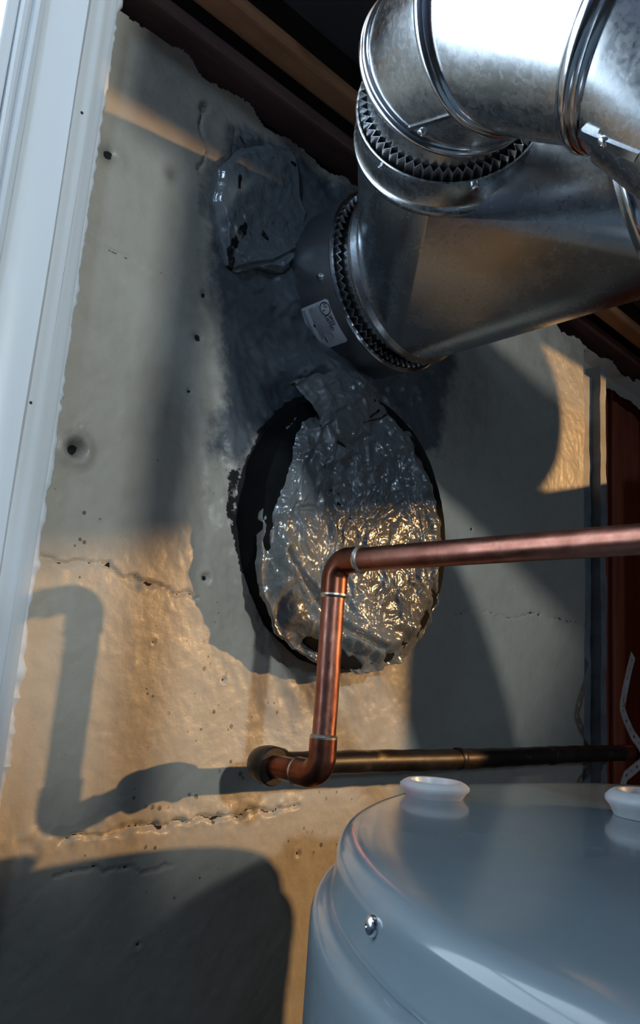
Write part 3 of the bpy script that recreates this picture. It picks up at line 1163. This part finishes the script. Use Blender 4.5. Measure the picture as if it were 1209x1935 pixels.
def lap(pa, pb, C, N, r, parent, wdt=0.0022, th=0.0010):
    (a0, s0), (a1, s1) = px_azim(*pa, C, N, r), px_azim(*pb, C, N, r)
    dd, u, v = basis(N)
    vs_, fs = [], []
    n_ = 48
    for i in range(n_ + 1):
        t_ = i / n_
        a, s = a0 + (a1 - a0) * t_, s0 + (s1 - s0) * t_
        for da, lift in ((0, -0.0015), (0, th), (wdt / r, th), (wdt / r * 1.4, -0.0015)):
            vs_.append(C + dd * s + (u * math.cos(a + da) + v * math.sin(a + da)) * (r + lift))
    for i in range(n_):
        for k_ in range(3):
            q0 = i * 4 + k_
            fs.append((q0, q0 + 1, q0 + 5, q0 + 4))
    b_ = MB(); b_.add(vs_, fs)
    return b_.build('lap_joint', M['galv_bright'], parent, auto=30)


lap((770, 240), (858, 212), C2m, N2m, ER, elbow)
for px, py in ((798, 250),):
    a, s = px_azim(px, py, C2m, N2m, ER)
    P_, n_ = surf(C2m, N2m, ER, a, s)
    pan_screw(P_, n_, 0.0030, elbow, 'rivet')
tag(elbow, 'shiny galvanised adjustable vent elbow of swivelling gores, top right', 'vent elbow')

# pipe from the elbow down to the heater's flue
HX, HY, HZ, HR = 0.476, 0.046, -0.0716, 0.294
drop = empty('vent_connector')
p0 = EC[4]
pts = [p0 - ED * 0.030, p0 + ED * 0.02, p0 + ED * 0.055]
tgt = Vector((HX, HY, 0.10))
last = pts[-1]
for i in range(1, 9):
    t_ = i / 8
    a = last.lerp(last + ED * 0.06, t_)
    c_ = Vector((HX, HY, 0.17)).lerp(tgt, t_)
    pts.append(a.lerp(c_, t_))
pts.append(Vector((HX, HY, 0.03)))
b = MB(); b.sweep(pts, ER + 0.0014, 72, cap=False)
b.build('pipe', M['galv'], drop)
b = MB()
b.lathe((HX, HY, HZ + 0.035), (0, 0, 1), [(0, 0.11), (0.004, 0.11), (0.03, 0.075), (0.055, 0.060), (0.085, 0.059)], 60)
b.build('draft_hood', M['galv'], drop)
for k in range(3):
    a = 2 * math.pi * k / 3 + 0.3
    b = MB()
    cx_, cy_ = HX + 0.10 * math.cos(a), HY + 0.10 * math.sin(a)
    b.box(cx_ - 0.006, cx_ + 0.006, cy_ - 0.002, cy_ + 0.002, HZ - 0.0002, HZ + 0.042)
    b.build('hood_leg', M['galv'], drop, smooth=False)
ca, cn = pts[1], (pts[2] - pts[1]).normalized()
a, s = px_azim(1140, 268, ca, cn, ER + 0.0014)
P_, n_ = surf(ca, cn, ER + 0.0014, a, s)
pan_screw(P_, n_, 0.0030, drop)
lap((1098, 243), (1209, 288), ca, cn, ER + 0.0014, drop, 0.0055, 0.0012)
tag(drop, 'galvanised vent connector pipe dropping from the elbow to the heater', 'vent pipe')

# ------------------------------------------------------------------ copper pipe
PX, PY, PZ0, PZ1, PR = 0.3745, 0.373, -0.0680, 0.0745, 0.00795
cop = empty('copper_pipe')


def arc_pts(c, r, u, v, a0, a1, n=14):
    return [Vector(c) + (Vector(u) * math.cos(a0 + (a1 - a0) * i / n) + Vector(v) * math.sin(a0 + (a1 - a0) * i / n)) * r for i in range(n + 1)]


BRD = 0.0125
# top elbow: vertical up -> horizontal towards the room (-Y)
cen = (PX, PY - BRD, PZ1 - BRD)
ap = arc_pts(cen, BRD, (0, 1, 0), (0, 0, 1), 0, math.pi / 2)
pts = [Vector((PX, PY, PZ1 - BRD - 0.011))] + ap + [Vector((PX, PY - BRD - 0.011, PZ1))]
b = MB(); b.sweep(pts, PR + 0.0011, 32); b.build('elbow', M['copper_fit'], cop)
b = MB(); b.sweep([(PX, PY - BRD - 0.006, PZ1), (PX, 0.30, PZ1 + 0.0003), (PX, 0.2, PZ1 + 0.0006), (PX, 0.03, PZ1 + 0.001)], PR, 40); b.build('tube', M['copper'], cop)
b = MB(); b.sweep([(PX, PY, PZ1 - BRD - 0.006), (PX, PY, 0.02), (PX + 0.0004, PY, -0.02), (PX, PY, PZ0 + BRD + 0.006)], PR, 40); b.build('tube', M['copper'], cop)
# bottom elbow: down -> into the wall (+Y)
cen = (PX, PY + BRD, PZ0 + BRD)
ap = arc_pts(cen, BRD, (0, -1, 0), (0, 0, -1), 0, math.pi / 2)
pts = [Vector((PX, PY, PZ0 + BRD + 0.012))] + ap + [Vector((PX, PY + BRD + 0.010, PZ0))]
b = MB(); b.sweep(pts, PR + 0.0013, 32); b.build('elbow', M['copper_fit'], cop)
b = MB(); b.sweep([(PX, PY + BRD + 0.005, PZ0), (PX, 0.428, PZ0 - 0.0004)], PR, 32); b.build('tube', M['copper_fit'], cop)
for P0, d_ in (((PX, PY - BRD - 0.011, PZ1), (0, -1, 0)), ((PX, PY, PZ1 - BRD - 0.011), (0, 0, -1)), ((PX, PY, PZ0 + BRD + 0.012), (0, 0, 1)), ((PX, PY + BRD + 0.010, PZ0), (0, 1, 0))):
    b = MB(); b.lathe(P0, d_, [(-0.0008, PR + 0.0013), (0.0004, PR + 0.0015), (0.0016, PR + 0.0006), (0.0022, PR - 0.0002)], 32)
    b.build('solder_ring', M['solder'], cop)
tag(cop, 'copper water pipe bent twice in front of the mortar plug', 'pipe')

# black pipe along the wall
iron = empty('black_pipe')
IY, IZ = 0.4385, -0.0705
pts = []
for i in range(60):
    x_ = PX + 0.012 + (1.02 - PX) * i / 59
    pts.append((x_, IY + 0.0004 * math.sin(x_ * 30), IZ - 0.004 * (x_ - PX) + 0.0005 * math.sin(x_ * 17)))
b = MB(); b.sweep(pts, [0.0092 + 0.0003 * math.sin(i * 1.7) for i in range(60)], 28); b.build('tube', M['iron'], iron)
cen = (PX + 0.012, IY - 0.012, PZ0 - 0.0005)
ap = arc_pts(cen, 0.012, (-1, 0, 0), (0, 1, 0), 0, math.pi / 2, 10)
b = MB(); b.sweep([Vector((PX, 0.4215, PZ0 - 0.0005))] + ap + [Vector((PX + 0.022, IY, IZ))], 0.0122, 32); b.build('elbow', M['iron'], iron)
b = MB(); b.lathe((PX, 0.4195, PZ0 - 0.0005), (0, 1, 0), [(0, 0.0095), (0, 0.0125), (0.001, 0.0134), (0.006, 0.0134), (0.007, 0.0124)], 32, (True, False)); b.build('elbow_lip', M['iron'], iron)
xe = 0.958
b = MB(); b.sweep([(xe, IY, IZ - 0.0023), (xe + 0.024, IY, IZ - 0.0024)], 0.0099, 28); tag(b.build('bare_patch', M['copper'], iron), 'bare shiny copper stretch')
for xx in (0.62, 0.79):
    b = MB(); b.lathe((xx, IY, IZ - 0.004 * (xx - PX)), (1, 0, 0), [(-0.004, 0.0093), (-0.002, 0.0101), (0.002, 0.0101), (0.004, 0.0093)], 28); b.build('joint_ring', M['iron'], iron)
tag(iron, 'blackened old pipe running along the wall behind the copper elbow', 'pipe')

# ------------------------------------------------------------------ perforated hanger strap
path = [(0.977, 0.430, 0.047), (0.960, 0.428, 0.026), (0.944, 0.426, 0.002), (0.9345, 0.425, -0.016), (0.9335, 0.424, -0.022), (0.942, 0.424, -0.033),
        (0.962, 0.425, -0.050), (0.984, 0.425, -0.063), (0.994, 0.4255, -0.073), (0.990, 0.4265, -0.084), (0.966, 0.427, -0.092), (0.946, 0.427, -0.098), (0.936, 0.427, -0.112), (0.937, 0.427, -0.135)]
cs = [Vector(p) for p in path]
cum = [0.0]
for i in range(1, len(cs)):
    cum.append(cum[-1] + (cs[i] - cs[i - 1]).length)


def strap_at(s):
    s = min(max(s, 0), cum[-1] - 1e-6)
    i = max(k_ for k_ in range(len(cum) - 1) if cum[k_] <= s)
    t_ = (s - cum[i]) / (cum[i + 1] - cum[i])
    P = cs[i].lerp(cs[i + 1], t_)
    T = (cs[i + 1] - cs[i]).normalized()
    if i + 2 < len(cs):
        T = T.lerp((cs[i + 2] - cs[i + 1]).normalized(), t_ * 0.5)
    if i > 0:
        T = T.lerp((cs[i] - cs[i - 1]).normalized(), (1 - t_) * 0.5)
    wv = T.normalized().cross(Vector((0, -1, 0))).normalized()
    return P, wv


SW, PITCH = 0.0064, 0.0150
b = MB()
s = 0.0
k = 0
while s + PITCH <= cum[-1]:
    ns_ = 16
    r = 0.0024 if k % 2 == 0 else 0.0017
    vs_, fs = [], []
    for j in range(ns_):
        a = 2 * math.pi * j / ns_
        ca_, sa_ = math.cos(a), math.sin(a)
        mx_ = max(abs(ca_), abs(sa_))
        for (du, dv) in ((ca_ * r * 1.15, sa_ * r * 0.85), (ca_ / mx_ * PITCH / 2, sa_ / mx_ * SW)):
            P, wv = strap_at(s + PITCH / 2 + du)
            vs_.append(P + wv * dv)
    for j in range(ns_):
        j2 = (j + 1) % ns_
        fs.append((2 * j, 2 * j + 1, 2 * j2 + 1, 2 * j2))
    b.add(vs_, fs)
    s += PITCH
    k += 1
o = b.build('hanger_strap', M['strap'], smooth=False)
md = o.modifiers.new('weld', 'WELD')
md.merge_threshold = 0.0002
md = o.modifiers.new('solid', 'SOLIDIFY')
md.thickness = 0.0009
md.offset = 0
tag(o, 'bent perforated hanger strap hooked round the black pipe by the red boards', 'hanger strap')
P, wv = strap_at(0.074)
b = MB(); b.lathe(P + Vector((0, -0.0003, 0)), (0, -1, 0), [(0, 0.0036), (0.0012, 0.0034), (0.0018, 0.0018)], 14, (True, True))
b.build('nail_head', M['screw'], o)

# ------------------------------------------------------------------ water heater
wh = empty('water_heater')
lidp = [(-0.0265, HR + 0.0012), (-0.0255, HR + 0.0020), (-0.0235, HR + 0.0012), (-0.012, HR), (-0.0085, HR - 0.0002), (-0.0055, HR - 0.0012), (-0.0026, HR - 0.0034), (-0.0008, HR - 0.0066),
        (0.0, HR - 0.011), (-0.0002, HR - 0.025), (-0.0006, HR - 0.07), (-0.0008, HR - 0.14), (-0.0008, 0.05), (-0.0008, 0.001)]
b = MB(); b.lathe((HX, HY, HZ), (0, 0, 1), lidp, 260, (False, True))
b.build('lid', M['enamel'], wh, auto=None)
JR = HR + 0.0100
jp = [(-1.36, JR), (-0.6, JR), (-0.1, JR), (-0.042, JR), (-0.034, JR - 0.0002), (-0.0298, JR - 0.0016), (-0.0276, JR - 0.0040), (-0.0265, JR - 0.0072), (-0.0265, JR - 0.016)]
b = MB(); b.lathe((HX, HY, HZ), (0, 0, 1), jp, 260, (True, False))
b.build('jacket', M['enamel'], wh, auto=None)
b = MB(); b.lathe((HX, HY, FLOOR), (0, 0, 1), [(0, JR - 0.02), (0.07, JR - 0.02)], 64, (True, True))
b.build('base', M['near_black'], wh)
ang = math.atan2(0.1875 - HY, 0.215 - HX)
for da in (0, 1.35, -1.35, 2.7):
    a = ang + da
    nrm = Vector((math.cos(a), math.sin(a), 0.05))
    P_ = Vector((HX + (HR + 0.0006) * math.cos(a), HY + (HR + 0.0006) * math.sin(a), HZ - 0.0125))
    pan_screw(P_, nrm, 0.0036, wh)


def nipple(x_, y_, r, hgt):
    b_ = MB()
    b_.lathe((x_, y_, HZ - 0.0006), (0, 0, 1), [(0, r * 0.80), (hgt * 0.35, r * 0.90), (hgt * 0.55, r), (hgt * 0.72, r), (hgt * 0.9, r * 0.90), (hgt, r * 0.80), (hgt * 0.98, r * 0.70), (hgt * 0.6, r * 0.64),
                                              (hgt * 0.1, r * 0.62)], 48)
    o_ = b_.build('plug_ring', M['plastic'], wh, auto=50)
    b_ = MB(); b_.lathe((x_, y_, HZ - 0.0006), (0, 0, 1), [(hgt * 0.15, r * 0.64), (hgt * 0.2, r * 0.1)], 36, (False, True))
    b_.build('plug_web', M['plastic'], o_)


nipple(0.4078, 0.3056, 0.0215, 0.0100)
nipple(0.4860, 0.2050, 0.0250, 0.0150)
tag(wh, 'grey blue enamelled water heater tank with a domed lid edge', 'water heater')

# ------------------------------------------------------------------ unseen box added on the right to block the warm lamp
fc = empty('blocker_box')
b = MB(); b.box(1.14, 1.62, -0.10, 0.36, FLOOR, 0.325)
bevel(b.build('block_base', M['light_blocker'], fc, smooth=False), 0.006, 3)
b = MB(); b.box(1.20, 1.58, 0.27, 0.355, 0.3252, 0.75)  # upper box added to keep the warm lamp off the red boards
bevel(b.build('block_top', M['galv_dull'], fc, smooth=False), 0.003, 2)
b = MB(); b.box(1.18, 1.58, -0.110, -0.1002, -1.30, -0.60)
bevel(b.build('block_panel', M['light_blocker'], fc, smooth=False), 0.003, 2)
b = MB(); b.box(1.18, 1.58, -0.110, -0.1002, -0.57, 0.29)
bevel(b.build('block_panel', M['light_blocker'], fc, smooth=False), 0.003, 2)
tag(fc, 'unseen tan box added right of the water heater to block the warm lamp', 'light_blocker')

round_block = empty('round_blocker')  # unseen cylinder added to cut the warm lamp off the upper wall
b = MB(); b.sweep([(1.22, -1.6, 0.452), (1.22, -0.5, 0.447), (1.22, -0.10, 0.443), (1.22, -0.03, 0.443)], 0.0985, 48)
b.build('pipe', M['galv_dull'], round_block)
for yy in (-1.2, -0.7, -0.2):
    b = MB(); b.lathe((1.22, yy, 0.446), (0, 1, 0), [(-0.01, 0.099), (-0.006, 0.103), (0.006, 0.103), (0.01, 0.099)], 48)
    b.build('seam_bead', M['galv_dull'], round_block)
tag(round_block, 'unseen steel cylinder added to shade the upper wall from the warm lamp', 'round_block')

part = empty('blocker_panel')  # unseen panel added so the warm lamp misses the casing
b = MB(); b.box(1.070, 1.095, -1.10, -0.330, FLOOR, 0.62)
bevel(b.build('panel', M['light_blocker'], part, smooth=False), 0.004, 2)
for yy in (-1.05, -0.46):
    b = MB(); b.box(1.0952, 1.115, yy, yy + 0.04, FLOOR, 0.30)
    b.build('post', M['light_blocker'], part, smooth=False)
tag(part, 'unseen tan panel added to keep the warm lamp off the casing', 'screen')

shadow_upright = empty('shadow_pipe')  # unseen pipe added to throw a narrow column of shade on the wall
b = MB(); b.sweep([(0.160, -0.080, FLOOR), (0.160, -0.080, -0.4), (0.160, -0.080, 0.43)], 0.0140, 28)
b.build('tube', M['copper'], shadow_upright)
for zz in (-0.55, 0.30):
    b = MB(); b.lathe((0.160, -0.080, zz), (0, 0, 1), [(-0.018, 0.0136), (-0.018, 0.0152), (0.018, 0.0152), (0.018, 0.0136)], 28)
    b.build('coupling', M['copper_fit'], shadow_upright)
tag(shadow_upright, 'unseen upright copper pipe added beside the water heater to cast a narrow shadow', 'pipe')
